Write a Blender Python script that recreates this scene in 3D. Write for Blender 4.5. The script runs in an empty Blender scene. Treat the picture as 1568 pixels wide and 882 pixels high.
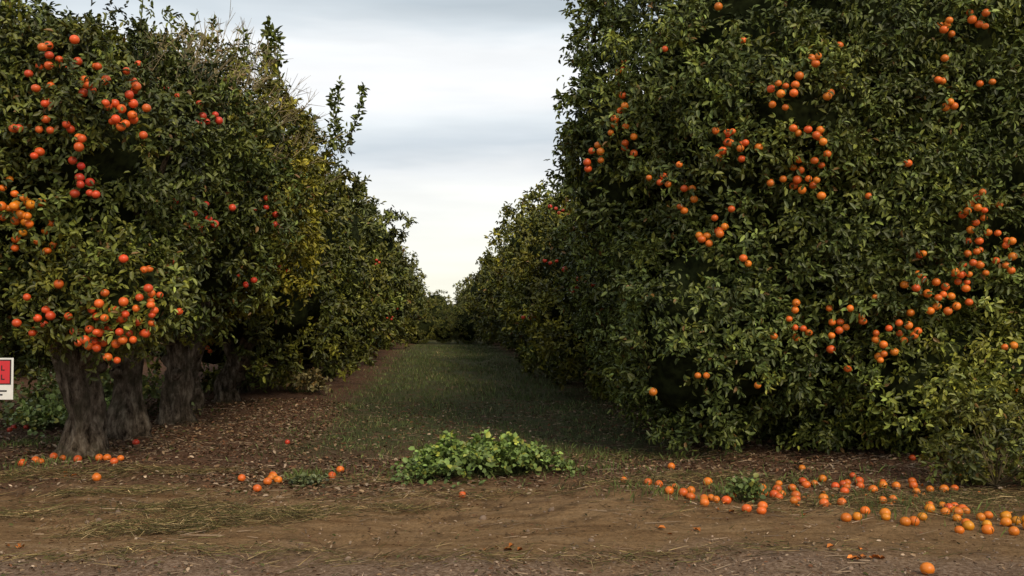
import bpy, math, numpy as np
from mathutils import Vector
from mathutils.bvhtree import BVHTree
rng=np.random.default_rng(7)
S=bpy.context.scene
S.view_settings.view_transform='Standard'; S.view_settings.look='None'; S.view_settings.exposure=0
COL=S.collection
# ---------------------------------------------------------------- helpers
PITCH=math.radians(1.87); F=1500.0; CH=1.6
def ray(px,py):
    u=(px-784)/F; v=(441-py)/F
    return np.array([u, math.cos(PITCH)-v*math.sin(PITCH), math.sin(PITCH)+v*math.cos(PITCH)])
def P(px,py,d):
    r=ray(px,py); return np.array([0,0,CH])+r*(d/r[1])
def G(px,py):
    r=ray(px,py); t=-CH/r[2]; return np.array([r[0]*t,r[1]*t])
SL=-0.0747
def rowx(L,d): return L+SL*d
def nrm(a): return a/np.maximum(np.linalg.norm(a,axis=-1,keepdims=True),1e-9)
def gz(x,y):
    x=np.asarray(x,float); y=np.asarray(y,float)
    h=0.02*np.sin(x*1.3+0.7*y)+0.015*np.sin(2.9*x-1.7*y+1)+0.010*np.sin(6.1*x+4.3*y)+0.006*np.sin(11*x-9*y+2)+0.004*np.sin(23*x+5*y)*np.sin(19*y)
    L=x-SL*y
    h=h+0.07*np.exp(-((L+4.0)/1.6)**2)*np.clip((y-9.5)/2,0,1)+0.07*np.exp(-((L-5.0)/2.0)**2)*np.clip((y-9.5)/2,0,1)
    h=h-0.03*np.exp(-((y-7.4)/0.8)**2)
    return h*np.clip(1.5-y/120,0,1)
def mesh_obj(name,V,Fq,mat,col=None,parent=None,smooth=False,nper=4):
    me=bpy.data.meshes.new(name)
    V=np.asarray(V,np.float32).reshape(-1,3); Fq=np.asarray(Fq,np.int32).reshape(-1,nper)
    me.vertices.add(len(V)); me.vertices.foreach_set('co',V.ravel())
    me.loops.add(Fq.size); me.loops.foreach_set('vertex_index',Fq.ravel())
    me.polygons.add(len(Fq)); me.polygons.foreach_set('loop_start',np.arange(0,Fq.size,nper,dtype=np.int32))
    me.update(calc_edges=True)
    if col is not None:
        a=me.color_attributes.new('Col','FLOAT_COLOR','POINT')
        c=np.ones((len(V),4),np.float32); c[:,:3]=col
        a.data.foreach_set('color',c.ravel())
    if smooth: me.polygons.foreach_set('use_smooth',np.ones(len(Fq),bool))
    me.materials.append(mat)
    o=bpy.data.objects.new(name,me); COL.objects.link(o)
    if parent: o.parent=parent
    return o
def empty(name,loc=(0,0,0)):
    e=bpy.data.objects.new(name,None); COL.objects.link(e); e.empty_display_size=0.2
    return e
# ---------------------------------------------------------------- materials
def newmat(name):
    m=bpy.data.materials.new(name); m.use_nodes=True
    nt=m.node_tree; b=nt.nodes['Principled BSDF']; return m,nt,b
def N(nt,t,**k):
    n=nt.nodes.new(t)
    for a,v in k.items(): setattr(n,a,v)
    return n
def mathn(nt,op,a,b=None,c=None):
    n=N(nt,'ShaderNodeMath',operation=op)
    for i,x in enumerate((a,b,c)):
        if x is None: continue
        if isinstance(x,(int,float)): n.inputs[i].default_value=x
        else: nt.links.new(x,n.inputs[i])
    return n.outputs[0]
def mixc(nt,f,a,b,bt='MIX'):
    n=N(nt,'ShaderNodeMix',data_type='RGBA',blend_type=bt)
    for i,x in ((0,f),(6,a),(7,b)):
        if isinstance(x,(int,float)): n.inputs[i].default_value=x
        elif isinstance(x,tuple): n.inputs[i].default_value=(*x,1)
        else: nt.links.new(x,n.inputs[i])
    return n.outputs[2]
def noise(nt,vec,scale,detail=4,rough=.55):
    n=N(nt,'ShaderNodeTexNoise'); n.inputs['Scale'].default_value=scale; n.inputs['Detail'].default_value=detail; n.inputs['Roughness'].default_value=rough
    if vec is not None: nt.links.new(vec,n.inputs['Vector'])
    return n.outputs['Fac']
def ramp(nt,fac,stops):
    n=N(nt,'ShaderNodeValToRGB'); e=n.color_ramp.elements
    while len(e)<len(stops): e.new(0.5)
    for i,(p,c) in enumerate(stops): e[i].position=p; e[i].color=(*c,1) if isinstance(c,tuple) else (c,c,c,1)
    nt.links.new(fac,n.inputs[0]); return n.outputs[0]
def smooth(nt,x,a,b):
    n=N(nt,'ShaderNodeMapRange',interpolation_type='SMOOTHSTEP'); nt.links.new(x,n.inputs[0]); n.inputs[1].default_value=a; n.inputs[2].default_value=b; return n.outputs[0]
def bump(nt,b,h,s,d):
    n=N(nt,'ShaderNodeBump'); n.inputs['Strength'].default_value=s; n.inputs['Distance'].default_value=d
    nt.links.new(h,n.inputs['Height']); nt.links.new(n.outputs[0],b.inputs['Normal'])
def attr_mat(name,rough,spec):
    m,nt,b=newmat(name); a=N(nt,'ShaderNodeAttribute',attribute_name='Col')
    nt.links.new(a.outputs['Color'],b.inputs['Base Color']); b.inputs['Roughness'].default_value=rough
    b.inputs['Specular IOR Level'].default_value=spec
    return m
M_leaf=attr_mat('citrus_leaf',0.48,0.36)
M_grass=attr_mat('grass_blade',0.6,0.25)
M_litter=attr_mat('dry_litter',0.9,0.1)
M_twig=attr_mat('twig_wood',0.85,0.15)
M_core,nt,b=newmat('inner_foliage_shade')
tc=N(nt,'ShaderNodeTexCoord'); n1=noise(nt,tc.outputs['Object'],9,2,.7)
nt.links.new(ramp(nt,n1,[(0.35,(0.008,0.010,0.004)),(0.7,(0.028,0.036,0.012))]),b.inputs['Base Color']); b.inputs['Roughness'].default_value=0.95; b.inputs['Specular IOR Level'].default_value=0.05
M_fruit,nt,b=newmat('orange_peel')
a=N(nt,'ShaderNodeAttribute',attribute_name='Col'); tc=N(nt,'ShaderNodeTexCoord')
nt.links.new(mixc(nt,noise(nt,tc.outputs['Object'],14,3),a.outputs['Color'],mixc(nt,1.0,a.outputs['Color'],(0.75,0.62,0.6),'MULTIPLY')),b.inputs['Base Color'])
b.inputs['Roughness'].default_value=0.40; b.inputs['Specular IOR Level'].default_value=0.45
M_bark,nt,b=newmat('citrus_bark')
tc=N(nt,'ShaderNodeTexCoord'); mp=N(nt,'ShaderNodeMapping'); mp.inputs['Scale'].default_value=(1,1,0.38); nt.links.new(tc.outputs['Object'],mp.inputs[0])
n1=noise(nt,mp.outputs[0],13,6,.7); n2=noise(nt,tc.outputs['Object'],5,4)
c=ramp(nt,n1,[(0.36,(0.028,0.020,0.013)),(0.5,(0.14,0.105,0.075)),(0.66,(0.33,0.27,0.20))])
nt.links.new(mixc(nt,mathn(nt,'MULTIPLY',smooth(nt,n2,.42,.7),.8),c,(0.05,0.043,0.025)),b.inputs['Base Color']); b.inputs['Roughness'].default_value=0.95; b.inputs['Specular IOR Level'].default_value=0.1
bump(nt,b,n1,1.0,0.08)
def plain(name,c,r=.5):
    m,nt,b=newmat(name); tc=N(nt,'ShaderNodeTexCoord'); n=noise(nt,tc.outputs['Object'],12,4)
    nt.links.new(mixc(nt,n,tuple(x*1.05 for x in c),tuple(x*0.8 for x in c)),b.inputs['Base Color']); b.inputs['Roughness'].default_value=r; return m
# ---- ground
M_ground,nt,b=newmat('orchard_soil')
tc=N(nt,'ShaderNodeTexCoord'); O=tc.outputs['Object']; sp=N(nt,'ShaderNodeSeparateXYZ'); nt.links.new(O,sp.inputs[0])
X,Y=sp.outputs[0],sp.outputs[1]
nb=noise(nt,O,0.9,4,.6); nm=noise(nt,O,4,5,.65); nf=noise(nt,O,30,6,.75)
mpx=N(nt,'ShaderNodeMapping'); mpx.inputs['Scale'].default_value=(0.4,2.4,1); nt.links.new(O,mpx.inputs[0]); ns=noise(nt,mpx.outputs[0],2.2,6,.68)
L=mathn(nt,'ADD',X,mathn(nt,'MULTIPLY',Y,-SL))
Lw=mathn(nt,'ADD',L,mathn(nt,'MULTIPLY_ADD',nb,1.6,-0.8))
Yw=mathn(nt,'ADD',Y,mathn(nt,'MULTIPLY_ADD',nb,2.4,-1.2))
dirt=ramp(nt,ns,[(0.30,(0.125,0.068,0.030)),(0.46,(0.215,0.130,0.062)),(0.60,(0.27,0.172,0.088)),(0.75,(0.35,0.245,0.14))])
speck=ramp(nt,nf,[(0.35,(0.55,0.5,0.46)),(0.5,(1.0,1.0,1.0)),(0.68,(1.35,1.33,1.35))])
dirt=mixc(nt,0.8,dirt,speck,'MULTIPLY')
grav=ramp(nt,nf,[(0.36,(0.09,0.05,0.033)),(0.5,(0.22,0.148,0.105)),(0.65,(0.40,0.30,0.23))])
duff=ramp(nt,nf,[(0.36,(0.038,0.019,0.011)),(0.5,(0.115,0.062,0.038)),(0.68,(0.23,0.14,0.092))])
green=ramp(nt,nf,[(0.36,(0.032,0.038,0.016)),(0.5,(0.062,0.070,0.027)),(0.7,(0.105,0.105,0.045))])
near=mathn(nt,'SUBTRACT',1.0,smooth(nt,Yw,6.2,7.3))
c=mixc(nt,mathn(nt,'MULTIPLY',near,0.75),dirt,grav)
damp=mathn(nt,'MULTIPLY',smooth(nt,nm,.46,.66),mathn(nt,'ADD',0.3,mathn(nt,'MULTIPLY',smooth(nt,Yw,7.2,8.6),.4)))
c=mixc(nt,damp,c,(0.08,0.048,0.025))
lit=smooth(nt,Yw,8.6,10.4)
c=mixc(nt,lit,c,duff)
g1=mathn(nt,'MULTIPLY',smooth(nt,Lw,-2.2,-1.2),mathn(nt,'SUBTRACT',1.0,smooth(nt,Lw,2.9,3.8)))
g1=mathn(nt,'MULTIPLY',g1,smooth(nt,Yw,10.4,13.5))
g1=mathn(nt,'MULTIPLY',g1,smooth(nt,nm,0.32,0.52))
c=mixc(nt,g1,c,green)
nt.links.new(c,b.inputs['Base Color']); b.inputs['Roughness'].default_value=0.95; b.inputs['Specular IOR Level'].default_value=0.1
hh=mathn(nt,'ADD',mathn(nt,'MULTIPLY',nf,0.7),mathn(nt,'MULTIPLY',nm,1.0))
bump(nt,b,hh,0.9,0.05)
# ---------------------------------------------------------------- ground mesh
def axis(lo,hi,step,far):
    d=list(np.arange(lo,hi+1e-6,step)); a=hi; s=step
    while a<far: s*=1.35; a+=s; d.append(a)
    a=lo; s=step; pre=[]
    while a>-far: s*=1.35; a-=s; pre.append(a)
    return np.array(pre[::-1]+d)
gx=axis(-10,10,0.06,900); gy=axis(3.5,19,0.06,900)
XX,YY=np.meshgrid(gx,gy); ZZ=gz(XX,YY); ZZ=np.where((abs(XX)>60)|(YY<-5)|(YY>90),ZZ*0,ZZ)
nx,ny=len(gx),len(gy); idx=np.arange(nx*ny).reshape(ny,nx)
Fg=np.stack([idx[:-1,:-1],idx[:-1,1:],idx[1:,1:],idx[1:,:-1]],-1).reshape(-1,4)
mesh_obj('ground',np.stack([XX,YY,ZZ],-1),Fg,M_ground,smooth=True)
# ---------------------------------------------------------------- leaf builder
def leaves(p,ax,nn,l,w,fold=0.18,droop=0.12):
    a=nrm(ax); s=nrm(np.cross(a,nn)); n=np.cross(s,a); l=l[:,None]; w=w[:,None]
    f=n*w*fold*2
    v=np.stack([p,p+a*.28*l-s*w*.42+f*.8,p+a*.68*l-s*w*.42+f*.7-n*l*droop*.4,p+a*l-n*l*droop,p+a*.68*l+s*w*.42+f*.7-n*l*droop*.4,p+a*.28*l+s*w*.42+f*.8],1)
    k=len(p); base=np.arange(k)[:,None]*6
    Fc=np.concatenate([base+np.array([[0,1,2,3]]),base+np.array([[0,3,4,5]])],1).reshape(-1,4)
    return v.reshape(-1,3),Fc
def sticks(p0,p1,r0,r1=None):
    r1=r0*0.4 if r1 is None else r1
    a=nrm(p1-p0); u=nrm(np.cross(a,np.array([0.3,0.2,1.0])+0*a)); w=np.cross(a,u); vs=[]
    for p,r in ((p0,r0),(p1,r1)):
        for k in range(3):
            t=2*math.pi*k/3; vs.append(p+(u*math.cos(t)+w*math.sin(t))*r[:,None])
    v=np.stack(vs,1); base=np.arange(len(p0))[:,None]*6
    Fc=np.concatenate([base+np.array([[0,1,4,3]]),base+np.array([[1,2,5,4]]),base+np.array([[2,0,3,5]])],1).reshape(-1,4)
    return v.reshape(-1,3),Fc
class Lobe:
    def __init__(s,c,r,p=2.6,seed=0,amp=0.10,K=46,flare=0.0):
        g=np.random.default_rng(seed); s.c=np.array(c,float); s.r=np.array(r,float); s.p=p
        s.b=nrm(g.normal(size=(K,3))); s.a=g.uniform(-amp,amp*1.1,K); s.k=g.uniform(10,40,K)
    def R(s,d):
        q=(np.abs(d/s.r)**s.p).sum(1)**(-1/s.p)
        e=np.exp(s.k*(d@s.b.T-1))@s.a
        return q*(1+np.clip(e,-0.28,0.28))
    def surf(s,sc,nu=56,nv=30,jit=0,seed=0):
        g=np.random.default_rng(seed)
        th=np.linspace(0,2*np.pi,nu,endpoint=False); ph=np.linspace(0.02,np.pi-.02,nv)
        T,PH=np.meshgrid(th,ph); d=np.stack([np.cos(T)*np.sin(PH),np.sin(T)*np.sin(PH),np.cos(PH)],-1).reshape(-1,3)
        v=s.c+d*(s.R(d)*sc*(1+g.uniform(-jit,jit,len(d))))[:,None]
        i=np.arange(nu*nv).reshape(nv,nu); j=np.roll(i,-1,1)
        f=np.stack([i[:-1],j[:-1],j[1:],i[1:]],-1).reshape(-1,4)
        return v,f
CAM=np.array([0,0,CH])
GREEN=np.array([0.073,0.095,0.021])
def crown_leaves(lobe,ncl,per,size,tint,seed,bias=0.0,yell=0.15,cr=(0.2,0.36),zmin=0.12):
    g=np.random.default_rng(seed)
    d=nrm(g.normal(size=(ncl*6,3)))
    if bias>0:
        tocam=nrm((CAM-lobe.c)[None])[0]; pr=(1-bias)+bias*np.clip(0.5+1.0*(d@tocam),0,1)
        d=d[g.random(len(d))<pr]
    d=d[:ncl]; ncl=len(d)
    R=lobe.R(d); t=np.where(g.random(ncl)<0.22,g.uniform(0.70,0.88,ncl),g.uniform(0.88,1.06,ncl))
    q=lobe.c+d*(R*t)[:,None]; out=nrm(d/lobe.r**2*lobe.r.mean()**2)
    q[:,2]=np.maximum(q[:,2],zmin+0.12)
    crr=g.uniform(cr[0],cr[1],ncl)
    cb=g.lognormal(0,0.32,ncl)
    pt=.5+.5*np.sin(q[:,0]*1.7+seed)*np.sin(q[:,1]*1.3+q[:,2]*1.9+seed*2)
    cy=np.clip(g.normal(yell,0.14,ncl)+(pt-.5)*yell*1.2,0,1)
    cb=cb*(0.82+.3*pt)
    ci=np.repeat(np.arange(ncl),per); n=len(ci)
    tw=n//6+1; ti=np.arange(n)//6
    tdir=nrm(g.normal(size=(tw,3))*0.9)[ti]
    tdir=nrm(tdir+out[ci]*0.65+np.array([0,0,0.15]))
    tl=(g.uniform(0.35,1.05,tw)**0.6)[ti]
    tip=q[ci]+tdir*(crr[ci]*tl)[:,None]*np.array([1,1,0.9])
    along=g.uniform(-0.16,0.02,n)
    pos=tip+tdir*(along*size/0.085)[:,None]
    ax=nrm(tdir*0.55+g.normal(size=(n,3))*0.75+np.array([0,0,-0.22]))
    nn=nrm(out[ci]*0.7+np.array([0,0,0.7])+g.normal(size=(n,3))*0.55)
    l=size*g.uniform(0.6,1.3,n); w=l*g.uniform(0.38,0.52,n)
    pos[:,2]=np.maximum(pos[:,2],zmin)
    v,f=leaves(pos,ax,nn,l,w)
    lb=g.lognormal(0,0.36,n)
    c=GREEN*np.array(tint)
    c=c[None]*(cb[ci]*lb)[:,None]
    ym=np.clip(cy[ci]+g.normal(0,0.12,n),0,1)[:,None]
    c=c*(1-ym)+ym*c*np.array([2.5,1.8,1.0])
    dead=g.random(n)<0.014; c[dead]=np.array([0.18,0.10,0.03])
    return v,f,np.repeat(np.clip(c,0.004,0.45),6,0)
def sprout(p0,p1,nl,size,seed,tint=(1.2,1.2,1.0),fat=0.03):
    g=np.random.default_rng(seed); p0=np.array(p0,float); p1=np.array(p1,float)
    t=np.sort(g.uniform(0.1,1,nl)); ax=nrm((p1-p0)[None])[0]
    bend=np.array([g.normal()*0.06,g.normal()*0.06,0])
    pos=p0+(p1-p0)*t[:,None]+bend*(np.sin(t*3.14))[:,None]+g.normal(size=(nl,3))*fat*(1.25-t)[:,None]
    a=nrm(g.normal(size=(nl,3))+ax*0.8); nn=nrm(g.normal(size=(nl,3))*0.6+np.array([0,0,1]))
    l=size*g.uniform(0.7,1.25,nl); v,f=leaves(pos,a,nn,l,l*0.5)
    c=GREEN*np.array(tint)*g.lognormal(0,0.25,nl)[:,None]*np.array([1.2,1.15,1])
    tt=np.linspace(0,1,5); pp=p0+(p1-p0)*tt[:,None]+bend*np.sin(tt*3.14)[:,None]
    sv,sf=sticks(pp[:-1],pp[1:],np.full(4,0.012)*(1-tt[:-1]*0.6),np.full(4,0.009)*(1-tt[1:]*0.6))
    return v,f,np.repeat(c,6,0),sv,sf
def cat(parts):
    V=[];Fs=[];C=[];o=0
    for v,f,c in parts:
        V.append(v);Fs.append(f+o);C.append(c if np.ndim(c)==2 else np.tile(np.array(c)[None],(len(v),1)));o+=len(v)
    return np.concatenate(V),np.concatenate(Fs),np.concatenate(C)
def tube(path,rad,seg=18,seed=0,ridge=0.12):
    g=np.random.default_rng(seed); path=np.array(path,float); rad=np.array(rad,float)
    n=len(path); t=np.linspace(0,n-1,(n-1)*8+1)
    pp=np.stack([np.interp(t,range(n),path[:,k]) for k in range(3)],1); rr=np.interp(t,range(n),rad)
    for _ in range(4): pp[1:-1]=(pp[:-2]+2*pp[1:-1]+pp[2:])/4; rr[1:-1]=(rr[:-2]+2*rr[1:-1]+rr[2:])/4
    ph=g.uniform(0,6.28,6); V=[]
    for i in range(len(t)):
        a=nrm((pp[min(i+1,len(t)-1)]-pp[max(i-1,0)])[None])[0]
        u=np.cross(a,[0,1,0.1]); u/=np.linalg.norm(u); w=np.cross(a,u)
        th=np.linspace(0,2*np.pi,seg,endpoint=False); tw=t[i]*.5
        m=1+ridge*(np.sin(2*th+ph[5]+tw*1.6)*.9+np.sin(3*th+ph[0]+tw)*.8+np.sin(5*th+ph[1]-tw)*.7+np.sin(8*th+ph[2]+tw*1.4)*.5)+g.uniform(-.035,.035,seg)
        m*=1+0.11*np.sin(t[i]*2.6+ph[3])+ridge*.8*np.sin(th+t[i]*2.4+ph[4])
        V.append(pp[i]+(np.outer(np.cos(th),u)+np.outer(np.sin(th),w))*(rr[i]*m)[:,None])
    V=np.concatenate(V); i=np.arange(len(t)*seg).reshape(-1,seg); j=np.roll(i,-1,1)
    return V,np.stack([i[:-1],j[:-1],j[1:],i[1:]],-1).reshape(-1,4)
def trunk(x,y,r,hf,spread,top,seed,flare=1.15):
    g=np.random.default_rng(seed); z=float(gz(x,y)); parts=[]
    lx,ly=g.uniform(-.2,.2),g.uniform(-.1,.1)
    fork=np.array([x+lx,y+ly,z+hf])
    v,f=tube([(x,y,z-0.15),(x+lx*.1,y,z+0.10),(x-lx*.5,y+ly*.3,z+hf*.35),(x+lx*.2,y+ly*.5,z+hf*.7),fork+[0,0,0.05]],[r*flare*1.1,r*flare,r*0.95,r*0.8,r*.9],36,seed,.13); parts.append((v,f,(1,1,1)))
    for k in range(4):
        a=k*1.57+g.uniform(-.5,.5); e=np.array([x+math.cos(a)*r*1.6,y+math.sin(a)*r*1.6,z-.06])
        v,f=tube([(x-lx*.3+math.cos(a)*r*.5,y+math.sin(a)*r*.5,z+hf*.4),(x+math.cos(a)*r*.9,y+math.sin(a)*r*.9,z+.12),e],[r*.3,r*.38,r*.15],12,seed+k,.15); parts.append((v,f,(1,1,1)))
    for k in range(7):
        a=g.uniform(0,6.28); zz_=z+g.uniform(.2,.95)*hf; rr=r*g.uniform(.22,.42)
        c0=np.array([x+math.cos(a)*r*.72,y+math.sin(a)*r*.72,zz_]); dv=np.array([math.cos(a),math.sin(a),.5])*rr
        v,f=tube([c0-dv*.8,c0,c0+dv*.9],[rr*1.3,rr*1.1,rr*.35],12,seed+9+k,.14); parts.append((v,f,(1,1,1)))
    nb=5; a0=g.uniform(0,6.28)
    for k in range(nb):
        a=a0+k*2*math.pi/nb+g.uniform(-.4,.4); s=spread*g.uniform(.7,1.1)
        e=np.array([x+math.cos(a)*s,y+math.sin(a)*s,top*g.uniform(.7,.9)])
        st=fork+np.array([-math.cos(a)*r*.2,-math.sin(a)*r*.2,-.25-g.uniform(0,.2)])
        m0=fork+np.array([math.cos(a)*r*.7,math.sin(a)*r*.7,.05+g.uniform(-.1,.1)])
        m1=fork+(e-fork)*[.36,.36,.14]+g.normal(size=3)*.06; m2=fork+(e-fork)*[.65,.65,.55]
        v,f=tube([st,m0,m1,m2,e],[r*.55,r*.6,r*.48,r*.3,r*.08],16,seed+k+1,.12); parts.append((v,f,(1,1,1)))
        for q in range(3):
            b0=m1+(e-m1)*g.uniform(.0,.7); b1=b0+np.array([g.normal()*.5,g.normal()*.5,g.uniform(.0,.8)])
            v,f=tube([b0,(b0+b1)/2+g.normal(size=3)*.07,b1],[r*.2,r*.13,r*.04],7,seed+k+q); parts.append((v,f,(1,1,1)))
    return parts
BV=[]; BF=[]; BT=[]
trees=[]
def tree(cx,cy,rx,ry,z0,z1,tx,ty,tr,ncl,per,size,seed,tint=(1,1,1),p=2.7,extra=(),yell=.15,bias=.6,hf=1.0,sprouts=8,amp=.10,cr=(.2,.36),trunk_on=True,reg=True,more=(),cz=0.25):
    e=empty('orange_tree'); g=np.random.default_rng(seed+999)
    main=Lobe((cx,cy,(z0+z1)/2),(rx,ry,(z1-z0)/2),p,seed,amp)
    lobes=[(main,ncl,tint,yell)]
    for i,(c,r,n,t,y) in enumerate(extra): lobes.append((Lobe(c,r,2.2,seed+20+i,.12),n,t,y))
    parts=[]; cores=[]
    for i,(lb,n,t,y) in enumerate(lobes):
        parts.append(crown_leaves(lb,n,per,size,t,seed+i,bias,y,cr))
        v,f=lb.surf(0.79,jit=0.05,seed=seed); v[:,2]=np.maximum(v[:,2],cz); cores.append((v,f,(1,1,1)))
        if reg:
            v,f=lb.surf(1.0,36,20); o=sum(map(len,BV)); BV.append(v); BF.append(f+o); BT.append((o,len(trees)))
    st=[]
    for k in range(sprouts):
        a=g.uniform(0,6.28); d=nrm(np.array([[math.cos(a)*g.uniform(.2,1),math.sin(a)*g.uniform(.2,1),g.uniform(.6,1.3)]]))
        p0=main.c+d[0]*main.R(d)[0]*.95; p1=p0+np.array([g.normal()*.08,g.normal()*.08,g.uniform(.3,.7)])
        v,f,c,sv,sf=sprout(p0,p1,int(24),size*1.1,seed+k); parts.append((v,f,c)); st.append((sv,sf,(.1,.1,.04)))
    for k,(p0,p1,nl) in enumerate(more):
        v,f,c,sv,sf=sprout(p0,p1,nl*2,size*1.15,seed+50+k,fat=.06); parts.append((v,f,c)); st.append((sv,sf,(.1,.1,.04)))
    V,Fc,C=cat(parts); mesh_obj('leaves',V,Fc,M_leaf,C,e)
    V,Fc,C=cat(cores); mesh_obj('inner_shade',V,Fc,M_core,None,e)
    if st: V,Fc,C=cat(st); mesh_obj('shoots',V,Fc,M_twig,C,e)
    if trunk_on: V,Fc,C=cat(trunk(tx,ty,tr,hf,rx*.6,z1,seed)); mesh_obj('trunk',V,Fc,M_bark,None,e,smooth=True)
    trees.append((e,main)); return e,main
# ---------------------------------------------------------------- right row
tree(4.35,13.1,3.35,2.65,-0.1,7.2,4.2,13.2,.24,2050,76,.078,11,tint=(0.98,1.02,1.02),p=2.9,yell=.10,bias=.9,hf=.5,sprouts=6,
  extra=[((4.95,11.2,0.95),(1.25,0.75,0.75),120,(1.35,1.32,1.1),.24),((2.3,11.3,1.5),(1.0,.8,1.2),110,(.95,1,1.1),.06),((1.3,12.3,3.6),(.55,.8,1.2),60,(1.05,1.08,1),.12),((3.2,10.6,3.9),(.8,.5,.6),40,(1.1,1.1,1.05),.12)],
  more=[(P(905,20,12),P(868,18,12),22),(P(905,30,12),P(872,55,12),20),(P(905,90,12.2),P(872,95,12.2),18),(P(910,150,12.2),P(852,150,12.2),34),(P(905,145,12.2),P(852,165,12.2),24),(P(910,180,12),P(862,210,12),20),(P(910,0,12),P(862,-10,12),20)])
Rd=[17.0,20.2,23.6,27.2,31,35]
Rh=[5.0,4.95,5.3,5.3,5.8,5.8]
Rt=[(1.15,1.1,.95),(1.3,1.15,.9),(1.0,.97,1),(1.28,1.15,.9),(1.12,1.03,.95),(1.25,1.15,.9)]
for i,d in enumerate(Rd):
    tree(rowx(4.7,d)+.15*(-1)**i,d,2.7,1.85,0.0,Rh[i],rowx(4.9,d),d,.22,[480,340,290,250,220,210][i],60,[.10,.115,.13,.14,.155,.165][i],30+i,tint=Rt[i],p=2.3,yell=[.15,.3,.15,.3,.2,.25][i],bias=.78,hf=.6,sprouts=10,amp=.2,cr=(.24,.42))
# ---------------------------------------------------------------- left row
Ld=[11.2,12.75,14.9,16.3,18.5,20.6,23.2,26.2,29.6,33.5]
Lh=[4.95,4.85,5.45,5.4,5.7,5.6,6.0,5.95,6.3,6.2]
Lr=[1.95,1.9,2.0,2.1,2.15,2.3,2.45,2.6,2.8,3.0]
Lz=[1.55,1.6,1.55,1.25,.8,.4,.25,.1,.1,.1]
Lt=[(.86,.88,.9),(.75,.80,.85),(1.45,1.28,.85),(1.42,1.25,.78),(1.08,1.03,.88),(1.12,1.05,.85),(.98,.94,.9),(1.0,.94,.9),(.92,.9,.9),(.92,.9,.9)]
Ly=[.12,.12,.42,.46,.27,.3,.2,.22,.2,.2]
toff=[(.02,0),(-.02,0),(.1,-.1),(-.12,.1),(.1,0),(-.1,0),(0,0),(0,0),(0,0),(0,0)]
for i,d in enumerate(Ld):
    cx=rowx(-4.15,d) if i else -5.4
    ex=[]; mo=[]
    if i==0:
        ex=[((-4.25,10.2,1.82),(.85,.5,.46),62,(1.15,1.08,.9),.22),((-5.9,9.9,3.0),(.7,.6,.8),55,(1.1,1.08,.9),.22),((-4.9,10.1,4.1),(.8,.5,.6),50,(1.2,1.12,.9),.25)]
    if i==2: mo=[(P(292,110,13.5),P(290,62,13.5),26),(P(368,120,14),P(372,50,14),22),(P(330,120,14),P(318,80,14),18),(P(225,110,13),P(222,60,13),18)]
    if i==3: mo=[(P(412,160,15),P(412,32,15),80),(P(418,160,15),P(421,45,15),70),(P(406,160,15),P(404,75,15),50)]
    if i==5: mo=[(P(522,235,19),P(522,124,19),44),(P(524,235,19),P(556,132,19),50),(P(518,235,19),P(508,140,19),34)]
    tree(cx,d+(.25 if i==0 else 0),Lr[i],1.7 if i==0 else 1.5,Lz[i],Lh[i],rowx(-4.05,d)+toff[i][0],d+toff[i][1],[.215,.20,.195,.165,.18,.16,.2,.2,.2,.2][i],
      [880,440,440,370,310,270,240,230,220,210][i],[70,60,60,60,60,60,56,56,56,56][i],[.08,.088,.09,.098,.108,.118,.13,.145,.155,.165][i],60+i,
      tint=Lt[i],p=2.35,yell=Ly[i],bias=.75,hf=[1.15,1.2,1.1,1.0,.8,.8,.7,.7,.7,.7][i],sprouts=7,amp=.22,cr=(.2,.38),extra=ex,more=mo)
# bare dry twigs on top of the left trees
g=np.random.default_rng(5)
p0=[];p1=[]
for e,m in trees[8:11]:
    for k in range(230):
        a=g.uniform(0,6.28); d=nrm(np.array([[math.cos(a),math.sin(a)*.8-0.3,g.uniform(.1,1.6)]]))
        q=m.c+d[0]*m.R(d)[0]*.97; w=q+d[0]*g.uniform(.15,.4)+np.array([g.normal()*.12,g.normal()*.12,g.uniform(.1,.3)])
        p0.append(q);p1.append(w)
        for j in range(4):
            s=q+(w-q)*g.uniform(.3,.9); p0.append(s); p1.append(s+(w-q)*.35+g.normal(size=3)*.1)
p0=np.array(p0);p1=np.array(p1); v,f=sticks(p0,p1,np.full(len(p0),.005))
mesh_obj('dry_twigs',v,f,M_twig,np.repeat(np.array([.30,.24,.14])*g.lognormal(0,.3,len(p0))[:,None],6,0),trees[8][0])
# ---------------------------------------------------------------- far trees, shared meshes
def far_variant(seed,tint,h):
    e,m=tree(0,0,2.8,2.3,0.05,h,0,0,.22,280,42,.18,seed,tint=tint,p=2.3,yell=.22,bias=0,hf=.5,sprouts=7,amp=.2,cr=(.3,.5),reg=False)
    trees.pop(); return e
VAR=[far_variant(201,(1.1,1.0,.9),5.6),far_variant(202,(1.2,1.08,.9),6.1),far_variant(203,(1.0,.97,.95),5.3)]
cnt=0
def inst(x,y,s,rot,sz=1.02):
    global cnt
    src=VAR[cnt%3]; cnt+=1
    e=empty('orange_tree'); e.location=(x,y,0); e.rotation_euler=(0,0,rot); e.scale=(s,s,s*sz)
    for ch in src.children:
        o=bpy.data.objects.new(ch.name,ch.data); COL.objects.link(o); o.parent=e
g=np.random.default_rng(77)
place=[]
for d in (38,42.5,47,52,57.5,63.5,70,77,85,94,104,115,127,140): place.append((rowx(-4.3,d),d))
for d in (39.5,44,49,54,60,66.5,73,80,89,98,109,120,133,147): place.append((rowx(5.1,d),d))
for d in (14,18,22,26,31,37,44,52,62,75,90,110): place.append((rowx(-13.3,d),d))
for d in (14,18,22,26,31,37,44,52,62,75,90,110): place.append((rowx(13.6,d),d))
for x,y in place[:]: inst(x,y,g.uniform(.92,1.12),g.uniform(0,6.28))
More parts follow.
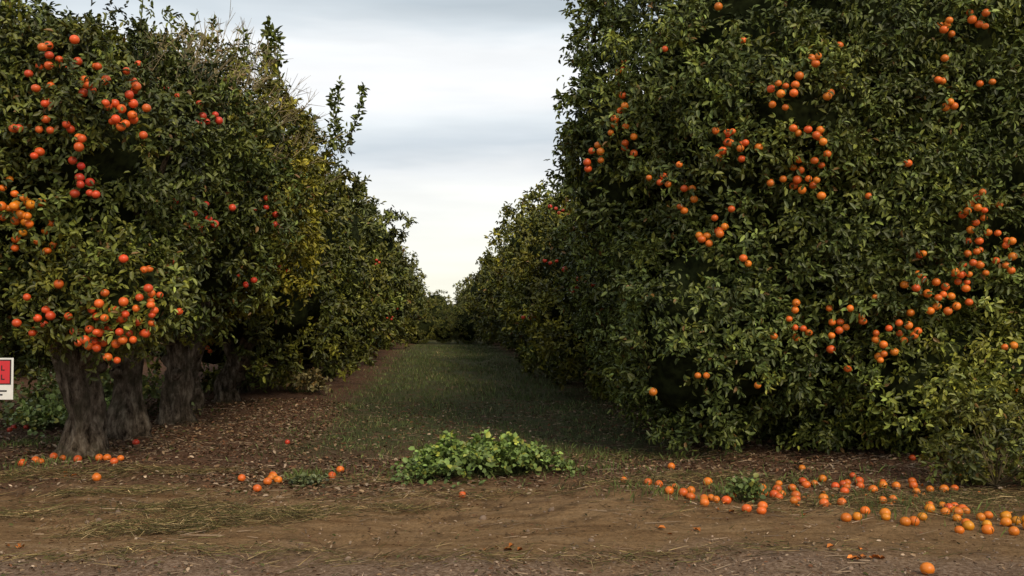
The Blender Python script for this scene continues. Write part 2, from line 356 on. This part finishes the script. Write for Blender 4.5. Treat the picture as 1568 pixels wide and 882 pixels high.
for Lq,d,s in ((-1.5,66,.42),(.3,68,.40),(2.0,65,.45),(-.4,78,.5),(1.4,80,.5)): inst(rowx(Lq,d),d,s,g.uniform(0,6.28))
for e,(x,y) in zip(VAR,((-19.5,150),(-12.5,158),(-6,152))): e.location=(x,y,0)
g=np.random.default_rng(3); n=20000
a=g.uniform(-1.0,.9,n); dd=g.uniform(165,230,n); x=np.tan(a)*dd*0.9; z=g.random(n)**.7*4.6*(0.85+.15*np.sin(x*.45)+.1*np.sin(x*1.3))
pos=np.stack([x,dd,z],1); v,f=leaves(pos,g.normal(size=(n,3)),g.normal(size=(n,3)),g.uniform(.9,1.6,n),g.uniform(.6,1,n))
mesh_obj('distant_trees',v,f,M_leaf,np.repeat(np.array([.06,.075,.03])*g.lognormal(0,.3,n)[:,None],6,0))
# ---------------------------------------------------------------- fruit
import bmesh
bm=bmesh.new(); bmesh.ops.create_icosphere(bm,subdivisions=2,radius=1)
IV=np.array([v.co[:] for v in bm.verts]); IF=np.array([[v.index for v in f.verts] for f in bm.faces]); bm.free()
def spheres(P_,R_,C_):
    P_=np.array(P_);R_=np.array(R_);C_=np.array(C_)
    sq=np.stack([np.ones(len(P_)),np.ones(len(P_)),np.random.default_rng(1).uniform(.86,1,len(P_))],1)
    v=P_[:,None,:]+IV[None]*(R_[:,None]*sq)[:,None,:]
    f=IF[None]+(np.arange(len(P_))*len(IV))[:,None,None]
    return v.reshape(-1,3),f.reshape(-1,3),np.repeat(C_,len(IV),0)
bvh=BVHTree.FromPolygons(np.concatenate(BV).tolist(),np.concatenate(BF).tolist())
cntf=np.cumsum([len(f) for f in BF])
OR=np.array([.83,.20,.024]); RD=np.array([.64,.065,.025]); YL=np.array([.88,.30,.02])
fr={}; fleaf={}
g=np.random.default_rng(21)
def cluster(px,py,n,kind=OR,spread=1.0,dep=(.08,.33)):
    r=ray(px,py); rd=Vector(r/np.linalg.norm(r)); org=Vector(CAM)
    loc,no,ix,di=bvh.ray_cast(org,rd)
    if loc is None: return
    ti=BT[int(np.searchsorted(cntf,ix,side='right'))][1]
    loc=np.array(loc); back=-np.array(rd)
    u=np.cross(back,[0,0,1]); u/=np.linalg.norm(u); w=np.cross(u,back)
    s=0.040*math.sqrt(max(n-1,0))*spread
    L_=fr.setdefault(ti,[])
    for k in range(n):
        for tr in range(12):
            p=loc+back*g.uniform(*dep)+u*g.normal()*s+w*g.normal()*s*.9
            if all(np.linalg.norm(p-q[0])>.074 for q in L_[-14:]): break
        c=kind*g.uniform(.75,1.12)*np.array([1,g.uniform(.65,1.35),1])
        rr=g.uniform(.036,.049)
        L_.append((p,rr,c))
        for j in range(int(g.integers(0,4))):
            o=nrm(g.normal(size=3)+np.array([0,0,.6])); fleaf.setdefault(ti,[]).append((p+o*rr*1.05+back*g.uniform(0,.04),nrm(g.normal(size=3)+np.array([0,0,-.3])),g.uniform(.05,.08)))
for t in [(1240,98,4),(1195,135,8),(1270,143,2),(955,100,3),(1285,70,1),(1138,62,1),(1455,40,5),(1505,30,5),(1440,112,3),(1465,158,3),(1110,198,4),(1125,230,8),(1255,205,5),(1210,195,2),(1235,265,12),(1258,240,2),(955,165,4),(945,190,4),(912,238,6),(965,225,4),(1018,270,4),(1040,252,1),(1052,312,5),(1088,362,5),(1105,350,3),(1148,410,2),(1120,320,1),(1505,315,8),(1505,365,6),(1480,410,7),(1410,425,5),(1440,435,6),(1535,400,7),(1550,370,3),(1433,468,5),(1470,440,5),(1345,525,9),(1385,500,6),(1275,500,8),(1315,482,3),(1210,510,5),(1222,470,2),(1185,515,1),(1550,525,2),(1070,578,2),(1265,687,2),(1298,565,1),(1410,390,2),(1018,75,1),(1100,10,1),(1180,280,1),(1340,455,1),(1560,600,1),(1330,300,1),(1520,130,2),(1390,250,1),(1480,320,2),(1000,600,1),(1160,590,1)]:
    cluster(*t,dep=(.14,.34))
for t in [(95,90,10),(70,108,5),(130,130,3),(150,120,4),(190,128,5),(205,105,2),(75,175,8),(30,195,2),(185,180,10),(195,160,5),(50,240,2),(130,210,3),(210,405,3),(265,405,2),(90,435,1),(245,465,9),(160,458,2),(65,485,6),(140,490,6),(150,515,8),(210,500,10),(190,515,6),(240,485,5),(265,505,3),(60,505,3),(320,535,2),(130,520,4)]:
    cluster(*t,kind=OR*np.array([.94,.68,1]),dep=(.12,.34))
for t in [(15,290,4),(40,300,5),(15,330,5),(45,345,6),(15,370,5),(50,375,5)]: cluster(*t,kind=YL*np.array([1,.85,1]),spread=1.2)
for t in [(130,285,8),(270,145,4),(325,185,6),(305,330,8),(400,320,3),(425,350,4),(380,437,4),(435,412,3),(600,480,8),(560,235,5),(632,300,5),(575,400,3),(860,320,5),(890,440,6),(840,400,3),(820,480,3),(600,250,4),(545,245,4),(640,330,4),(780,420,3)]: cluster(*t,kind=RD,spread=1.3)
for ti,l in fr.items():
    v,f,c=spheres([q[0] for q in l],[q[1] for q in l],[q[2] for q in l])
    mesh_obj('oranges',v,f,M_fruit,c,trees[ti][0],True,3)
    l=fleaf.get(ti,[]); n=len(l)
    if n:
        v,f=leaves(np.array([q[0] for q in l]),np.array([q[1] for q in l]),nrm(g.normal(size=(n,3))+np.array([0,-.5,.8])),np.array([q[2] for q in l]),np.array([q[2]*.46 for q in l]))
        mesh_obj('fruit_leaves',v,f,M_leaf,np.repeat(GREEN*g.lognormal(0.0,.4,n)[:,None]*np.array([1.2,1.1,1]),6,0),trees[ti][0])
fl=[]
for px,py,n,k in [(70,715,5,0),(155,718,5,0),(145,737,2,0),(208,688,1,1),(370,738,1,0),(420,738,6,0),(518,726,2,0),(708,758,1,0),(1028,720,1,0),(1000,748,2,0),(955,742,1,0),(1228,720,1,0),(1095,765,14,0),(1075,768,4,0),(1225,768,9,0),(1180,745,4,0),(1290,745,9,0),(1335,745,7,0),(1410,750,7,0),(1415,715,2,0),(1310,795,2,2),(1350,790,3,2),(1395,800,2,2),(1445,785,9,2),(1540,800,10,2),(1560,790,4,2),(1470,780,5,0),(35,660,5,1),(1420,877,1,2),(1175,760,3,0),(1480,735,3,0),(1370,770,2,0),(440,680,1,1)]:
    x0,y0=G(px,py)
    for i in range(n):
        for tr in range(20):
            x=x0+g.normal()*.05*math.sqrt(n-1+1e-6); y=y0+g.normal()*.08*math.sqrt(n-1+1e-6)
            if all((x-q[0][0])**2+(y-q[0][1])**2>.0075 for q in fl): break
        r=g.uniform(.035,.047); c=[OR,RD,YL][k]*g.uniform(.7,1.0); fl.append((np.array([x,y,float(gz(x,y))+r*.68]),r,c*np.array([1,g.uniform(.65,1.35),1])))
v,f,c=spheres([q[0] for q in fl],[q[1] for q in fl],[q[2] for q in fl]); mesh_obj('fallen_oranges',v,f,M_fruit,c,None,True,3)
pl=[]
for px,py,n in [(760,832,5),(1035,808,5),(1330,857,9),(35,833,4),(1290,845,3),(1420,745,12),(1150,770,12),(1260,760,12),(1400,775,12),(1500,790,10),(100,735,6),(420,740,5)]:
    x0,y0=G(px,py)
    for i in range(n):
        sp_=.09 if n<10 else .3
        x=x0+g.normal()*sp_;y=y0+g.normal()*sp_*.7; pl.append((x,y,float(gz(x,y))+.006))
pl=np.array(pl); n=len(pl)
v,f=leaves(pl,nrm(np.stack([g.normal(size=n),g.normal(size=n),0*np.ones(n)],1)),np.array([0,0,1.])+g.normal(size=(n,3))*.2,g.uniform(.03,.07,n),g.uniform(.02,.05,n),.3,-.1)
mesh_obj('orange_peel_scraps',v,f,M_litter,np.repeat(np.array([.40,.13,.03])*g.lognormal(0,.35,n)[:,None],6,0))
# ---------------------------------------------------------------- ground litter
g=np.random.default_rng(41)
def scatter(n,xr,yr,dens):
    x=g.uniform(*xr,n*3);y=g.uniform(*yr,n*3); k=g.random(n*3)<dens(x,y); x=x[k][:n];y=y[k][:n]; return x,y
def patch(x,y): return .5+.5*np.sin(x*1.9+np.sin(y*1.3)*2)*np.sin(y*2.3+x*.6+np.sin(x*3.1))
def dl(x,y):
    L=x-SL*y; p=patch(x,y)
    tr=np.clip((y-8.3-.6*np.sin(x*1.1)-.3*np.sin(x*3.3))/1.4,0,1)*(.3+.6*p)
    gr=((L>-1.6)&(L<3)&(y>11.5))
    tr=np.where(gr,tr*.25,tr)
    rd=.10+.22*p**2
    nearb=np.clip((7.0+.4*np.sin(x*1.7)-y)/.8,0,1)*(.4+.35*p)
    return np.clip(np.maximum(np.maximum(tr,rd),nearb),0,1)
x,y=scatter(70000,(-9,9),(5.0,19),dl); n=len(x)
pos=np.stack([x,y,gz(x,y)+g.uniform(.004,.02,n)],1); th=g.uniform(0,6.28,n)
l=g.uniform(.018,.07,n)*np.where(y<9,.6,1)
v,f=leaves(pos,np.stack([np.cos(th),np.sin(th),g.normal(size=n)*.25],1),np.array([0,0,1.])+g.normal(size=(n,3))*.4,l,l*g.uniform(.3,.6,n),.2,-.1)
pal=np.array([[.16,.09,.05],[.20,.125,.07],[.09,.05,.03],[.24,.165,.10],[.14,.065,.035],[.06,.05,.025],[.32,.24,.17],[.08,.085,.03]])
c=pal[g.integers(0,8,n)]*g.lognormal(0,.25,n)[:,None]
mesh_obj('leaf_litter',v,f,M_litter,np.repeat(c,6,0))
x,y=scatter(8000,(-9,9),(5.2,17),dl); n=len(x); th=g.uniform(0,6.28,n); l=g.lognormal(math.log(.10),.5,n)
a=np.stack([x,y,gz(x,y)+.008],1); x2=x+np.cos(th)*l;y2=y+np.sin(th)*l*.8; b_=np.stack([x2,y2,gz(x2,y2)+g.uniform(.005,.03,n)],1)
v,f=sticks(a,b_,g.uniform(.0015,.0055,n)); mesh_obj('fallen_twigs',v,f,M_twig,np.repeat(np.array([.24,.175,.12])*g.lognormal(0,.4,n)[:,None],6,0))
x,y=scatter(3400,(-8,8),(5,11),lambda x,y:np.clip(.3+.7*(y<7),0,1)*(.4+.6*patch(y,x))); n=len(x); r=g.lognormal(math.log(.006),.5,n)
v,f,c=spheres(np.stack([x,y,gz(x,y)+r*.1],1),r,np.array([.21,.15,.11])*g.lognormal(0,.3,n)[:,None]); v=v+g.normal(size=v.shape)*.0015
mesh_obj('soil_clods',v,f,M_litter,c,None,False,3)
def drift(cx,cy,sx,sy,n,cols,ln=(.05,.20)):
    x=cx+g.normal(size=n)*sx; y=cy+g.normal(size=n)*sy+.35*(x-cx)*0.3; th=g.normal(0,.9,n)+np.where(g.random(n)<.25,1.3,0.15); l=g.uniform(*ln,n)
    z=gz(x,y)+g.uniform(.005,.06,n)*np.exp(-((x-cx)/sx/1.5)**2); x2=x+np.cos(th)*l;y2=y+np.sin(th)*l
    a=np.stack([x,y,z],1); b=np.stack([x2,y2,gz(x2,y2)+g.uniform(.0,.05,n)],1); v,f=sticks(a,b,g.uniform(.0015,.0035,n))
    return v,f,np.repeat(np.array(cols)[g.integers(0,len(cols),n)]*g.lognormal(0,.35,n)[:,None],6,0)
cs=[[.25,.18,.08],[.14,.12,.045],[.34,.25,.13],[.10,.10,.035],[.15,.09,.045],[.07,.055,.03]]
pr=[]
for px,py,sx,sy,n in [(330,795,.28,.17,2200),(215,808,.26,.13,1200),(430,788,.24,.1,800),(280,780,.3,.12,700),(170,760,.4,.12,600),(20,790,.35,.12,400),(600,778,.3,.06,250),(980,745,.4,.1,450),(1380,770,.9,.22,1600),(1080,735,.5,.15,900),(1500,760,.6,.15,900),(40,735,.5,.15,700),(250,725,.5,.12,600),(700,760,.8,.1,350),(1000,700,.5,.2,600),(300,850,.9,.12,500),(900,850,1.2,.12,500),(560,735,.5,.15,350)]:
    q=G(px,py); pr.append(drift(q[0],q[1],sx,sy,n,cs))
V,Fc,C=cat(pr); mesh_obj('dry_cut_weeds',V,Fc,M_litter,C)
# ---------------------------------------------------------------- grass in alley
def blades(x,y,h,w,cols,name,mat=M_grass,lean=.5):
    n=len(x); th=g.uniform(0,6.28,n); b=np.stack([x,y,gz(x,y)-.005],1)
    s=np.stack([np.cos(th),np.sin(th),0*x],1); ln=np.stack([g.normal(size=n),g.normal(size=n),0*x],1)*lean*h[:,None]*.6
    up=np.array([0,0,1.])
    v=np.stack([b-s*w[:,None],b+s*w[:,None],b+s*w[:,None]*.6+ln*.4+up*h[:,None]*.6,b+ln+up*h[:,None]],1).reshape(-1,3)
    f=np.arange(n)[:,None]*4+np.array([[0,1,2,3]]); mesh_obj(name,v,f,mat,np.repeat(cols,4,0))
n=110000; y=11.2+50*g.random(n)**1.7; Lx=g.uniform(-2.6,3.7,n)
pt=patch(Lx*1.3,y*.7)*.5+.5*patch(Lx*3.1+4,y*2.3)
e=np.clip((Lx+2.5)/1.3,0,1)*np.clip((3.7-Lx)/1.3,0,1)*(.10+.90*pt**1.6)*np.clip((y-10.8)/3,0.12,1); k=g.random(n)<e; y=y[k];Lx=Lx[k];pt=pt[k]; x=rowx(Lx,y); n=len(x)
sc=np.clip(y/16,.8,2.4)
dry=(g.random(n)<.18)[:,None]
blades(x,y,g.uniform(.02,.08,n)*(.5+1.1*pt)*np.clip(sc,.8,1.3),g.uniform(.003,.006,n)*sc,np.where(dry,np.array([.15,.12,.06]),np.array([.080,.106,.035]))*(g.lognormal(0,.4,n)*(.75+.5*pt))[:,None],'alley_grass')
pp=[]
for px,py,s,n in [(60,640,.5,1500),(40,690,.3,300),(1145,755,.16,500),(1010,760,.3,200),(470,728,.12,260),(1390,775,.5,350),(1250,735,.6,350),(60,720,.3,200),(620,725,.4,250),(870,720,.5,400),(960,700,.4,300),(760,700,.7,900)]:
    q=G(px,py); pp.append(np.stack([q[0]+g.normal(size=n)*s,q[1]+g.normal(size=n)*s*.7],1))
q=np.concatenate(pp); n=len(q)
blades(q[:,0],q[:,1],g.uniform(.03,.11,n),g.uniform(.003,.006,n),np.array([.10,.13,.035])*g.lognormal(0,.3,n)[:,None],'weed_tufts')
def weed(name,cx,cy,rx,ry,h,n,size,col,seed,shape=None):
    g=np.random.default_rng(seed); r=g.random(n)**.5; a=g.uniform(0,6.28,n)
    r=r*(1+.25*np.sin(a*3+seed)*r+.15*np.sin(a*7)*r)*np.where(g.random(n)<.14,1.3,1); x=np.cos(a)*r; y=np.sin(a)*r
    lump=.62+.38*np.sin(x*7+seed)*np.sin(y*5+x*3)
    z=h*np.sqrt(np.clip(1-(r/1.35)**2.2,0.01,1))*lump*g.uniform(.3,1.15,n)**.6+.02
    X_=cx+x*rx; Y_=cy+y*ry; pos=np.stack([X_,Y_,z+gz(X_,Y_)],1)
    out=nrm(np.stack([x,y,.5+0*x],1)); ax=nrm(out*.6+g.normal(size=(n,3))*.7); nn=nrm(np.array([0,-.1,1.])+out*.4+g.normal(size=(n,3))*.5)
    l=size*g.uniform(.5,1.35,n); v,f=leaves(pos,ax,nn,l,l*g.uniform(.7,1.0,n),.12,.1)
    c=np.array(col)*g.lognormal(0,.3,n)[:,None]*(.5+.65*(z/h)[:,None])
    ym=g.random(n)<.15; c[ym]*=np.array([1.6,1.2,.9])
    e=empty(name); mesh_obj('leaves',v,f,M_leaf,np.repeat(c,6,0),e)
    m=g.choice(n,n//5); st=np.stack([cx+(pos[m,0]-cx)*.6,cy+(pos[m,1]-cy)*.6,gz(cx,cy)+0*pos[m,0]],1); v,f=sticks(st,pos[m],np.full(len(m),.004)); mesh_obj('stems',v,f,M_twig,np.tile([[.07,.09,.03]],(len(v),1)),e)
q=G(732,738); weed('mallow_weed',q[0]-.05,q[1]+.45,.70,.5,.38,2900,.058,(.16,.235,.055),1)
weed('mallow_weed',q[0]+.45,q[1]+.5,.40,.42,.27,800,.050,(.15,.215,.055),2)
weed('mallow_weed',q[0]-.5,q[1]+.15,.28,.22,.15,350,.045,(.15,.22,.06),3)
q=G(1145,770); weed('broadleaf_weed',q[0],q[1]+.1,.14,.14,.22,300,.045,(.11,.15,.04),4)
q=G(468,742); weed('broadleaf_weed',q[0],q[1]+.1,.16,.12,.10,220,.04,(.10,.12,.05),5)
q=G(70,672); weed('broadleaf_weed',q[0]-.15,q[1]+.9,.7,.6,.42,1500,.07,(.28,.36,.10),6)
q=G(10,680); weed('broadleaf_weed',q[0]-.2,q[1]+3.0,1.2,.8,.9,2400,.08,(.26,.31,.09),8)
q=G(450,608); weed('broadleaf_weed',q[0],q[1]+.5,.6,.5,.5,700,.09,(.18,.15,.06),10)
q=G(1545,765)
def shrub(cx,cy):
    e=empty('citrus_shrub'); lb=Lobe((cx,cy,.40),(.58,.45,.42),2.2,91,.2)
    parts=[crown_leaves(lb,70,40,.07,(1.1,1.0,.9),92,0,.25,(.12,.22),.03)]
    V,Fc,C=cat(parts); mesh_obj('leaves',V,Fc,M_leaf,C,e)
    g=np.random.default_rng(9); n=40; a=np.tile([[cx,cy,float(gz(cx,cy))]],(n,1)); d=nrm(g.normal(size=(n,3))+[0,0,1]); d[:,2]=abs(d[:,2]); v,f=sticks(a,a+d*g.uniform(.4,.85,n)[:,None],np.full(n,.008)); mesh_obj('stems',v,f,M_twig,np.tile([[.14,.11,.06]],(len(v),1)),e)
shrub(q[0]+.25,q[1]+.75)
# ---------------------------------------------------------------- sign
def box(name,c,s,mat,parent,bev=.003):
    bm=bmesh.new(); bmesh.ops.create_cube(bm,size=1)
    for v in bm.verts: v.co=Vector((v.co.x*s[0]+c[0],v.co.y*s[1]+c[1],v.co.z*s[2]+c[2]))
    if bev: bmesh.ops.bevel(bm,geom=bm.edges[:],offset=bev,segments=1,affect='EDGES')
    me=bpy.data.meshes.new(name); bm.to_mesh(me); bm.free(); me.materials.append(mat); o=bpy.data.objects.new(name,me); COL.objects.link(o); o.parent=parent; return o
M_w=plain('sign_white',(.78,.78,.76)); M_r=plain('sign_red',(.62,.03,.04)); M_k=plain('sign_black',(.02,.02,.02)); M_post=plain('steel_post',(.12,.13,.10),.7)
e=empty('warning_sign'); d=9.5; pr_=P(21,548,d); pb_=P(21,612,d); w=.56; h=pr_[2]-pb_[2]; cx=pr_[0]-w/2; cz=(pr_[2]+pb_[2])/2
box('board',(cx,d,cz),(w,.006,h),M_w,e,.002)
box('border',(cx,d-.0045,cz+h*.16),(w-.04,.002,h*.60),M_k,e,0)
box('red_panel',(cx,d-.007,cz+h*.16),(w-.065,.003,h*.54),M_r,e,0)
box('black_panel',(cx,d-.005,cz-h*.29),(w-.12,.003,h*.035),M_k,e,0)
box('black_line',(cx,d-.005,cz-h*.38),(w-.2,.003,h*.035),M_k,e,0)
for r_ in range(2):
    for k in range(7):
        x_=cx-w/2+.06+k*.065
        box('letter_bar',(x_,d-.0105,cz+h*(.26-.22*r_)),(.010,.003,.05),M_k,e,0)
        box('letter_arm',(x_+.018,d-.0105,cz+h*(.26-.22*r_)+.02*((k%3)-1)),(.022,.003,.010),M_k,e,0)
box('post',(cx,d+.025,cz/2+.12),(.035,.035,cz+.5),M_post,e,.004)
# ---------------------------------------------------------------- sky + sun
W=bpy.data.worlds.new('World'); S.world=W; W.use_nodes=True; nt=W.node_tree; bg=nt.nodes['Background']
SE=math.radians(38); az=math.radians(152)
sd=Vector((math.sin(az)*math.cos(SE),math.cos(az)*math.cos(SE),math.sin(SE)))
sky=N(nt,'ShaderNodeTexSky',sky_type='NISHITA'); sky.sun_disc=False; sky.sun_elevation=SE; sky.sun_rotation=az
tc=N(nt,'ShaderNodeTexCoord'); sp=N(nt,'ShaderNodeSeparateXYZ'); nt.links.new(tc.outputs['Generated'],sp.inputs[0])
mp=N(nt,'ShaderNodeMapping'); mp.inputs['Scale'].default_value=(1.6,1.6,9); mp.inputs['Rotation'].default_value=(0,math.radians(2),0); nt.links.new(tc.outputs['Generated'],mp.inputs[0])
n1=noise(nt,mp.outputs[0],1.7,4,.55)
mp2=N(nt,'ShaderNodeMapping'); mp2.inputs['Scale'].default_value=(2,2,14); mp2.inputs['Location'].default_value=(3,1,2); nt.links.new(tc.outputs['Generated'],mp2.inputs[0]); n2=noise(nt,mp2.outputs[0],2.0,4,.55)
zz=mathn(nt,'ADD',sp.outputs[2],mathn(nt,'MULTIPLY_ADD',n1,.09,-.045))
cr=ramp(nt,mathn(nt,'MULTIPLY',zz,2.0),[(0.0,(1.0,.97,.82)),(0.12,(1.0,.99,.90)),(.24,(.98,.98,.94)),(.285,(.87,.89,.90)),(.33,(.64,.70,.75)),(.385,(.82,.87,.90)),(.44,(1.0,1.0,1.0)),(.51,(.93,.95,.96)),(.555,(.70,.76,.80)),(.61,(.54,.61,.66)),(.78,(.70,.73,.76)),(1.0,(.62,.66,.70))])
var=ramp(nt,n2,[(.3,.92),(.7,1.05)])
cr=mixc(nt,1.0,cr,var,'MULTIPLY')
cr10=mixc(nt,1.0,cr,(10,10,10),'MULTIPLY')
fin=mixc(nt,.94,sky.outputs[0],cr10)
nt.links.new(fin,bg.inputs[0]); bg.inputs[1].default_value=0.108
sl=bpy.data.lights.new('sun','SUN'); sl.energy=2.7; sl.angle=math.radians(20); sl.color=(1,.84,.60)
so=bpy.data.objects.new('sun',sl); COL.objects.link(so); so.rotation_euler=sd.to_track_quat('Z','Y').to_euler(); so.location=(20,-20,30)
cam=bpy.data.cameras.new('camera'); co=bpy.data.objects.new('camera',cam); COL.objects.link(co); co.location=CAM; co.rotation_euler=(math.pi/2+PITCH,0,0)
cam.sensor_width=36; cam.lens=36*F/1568; cam.clip_end=3000; S.camera=co
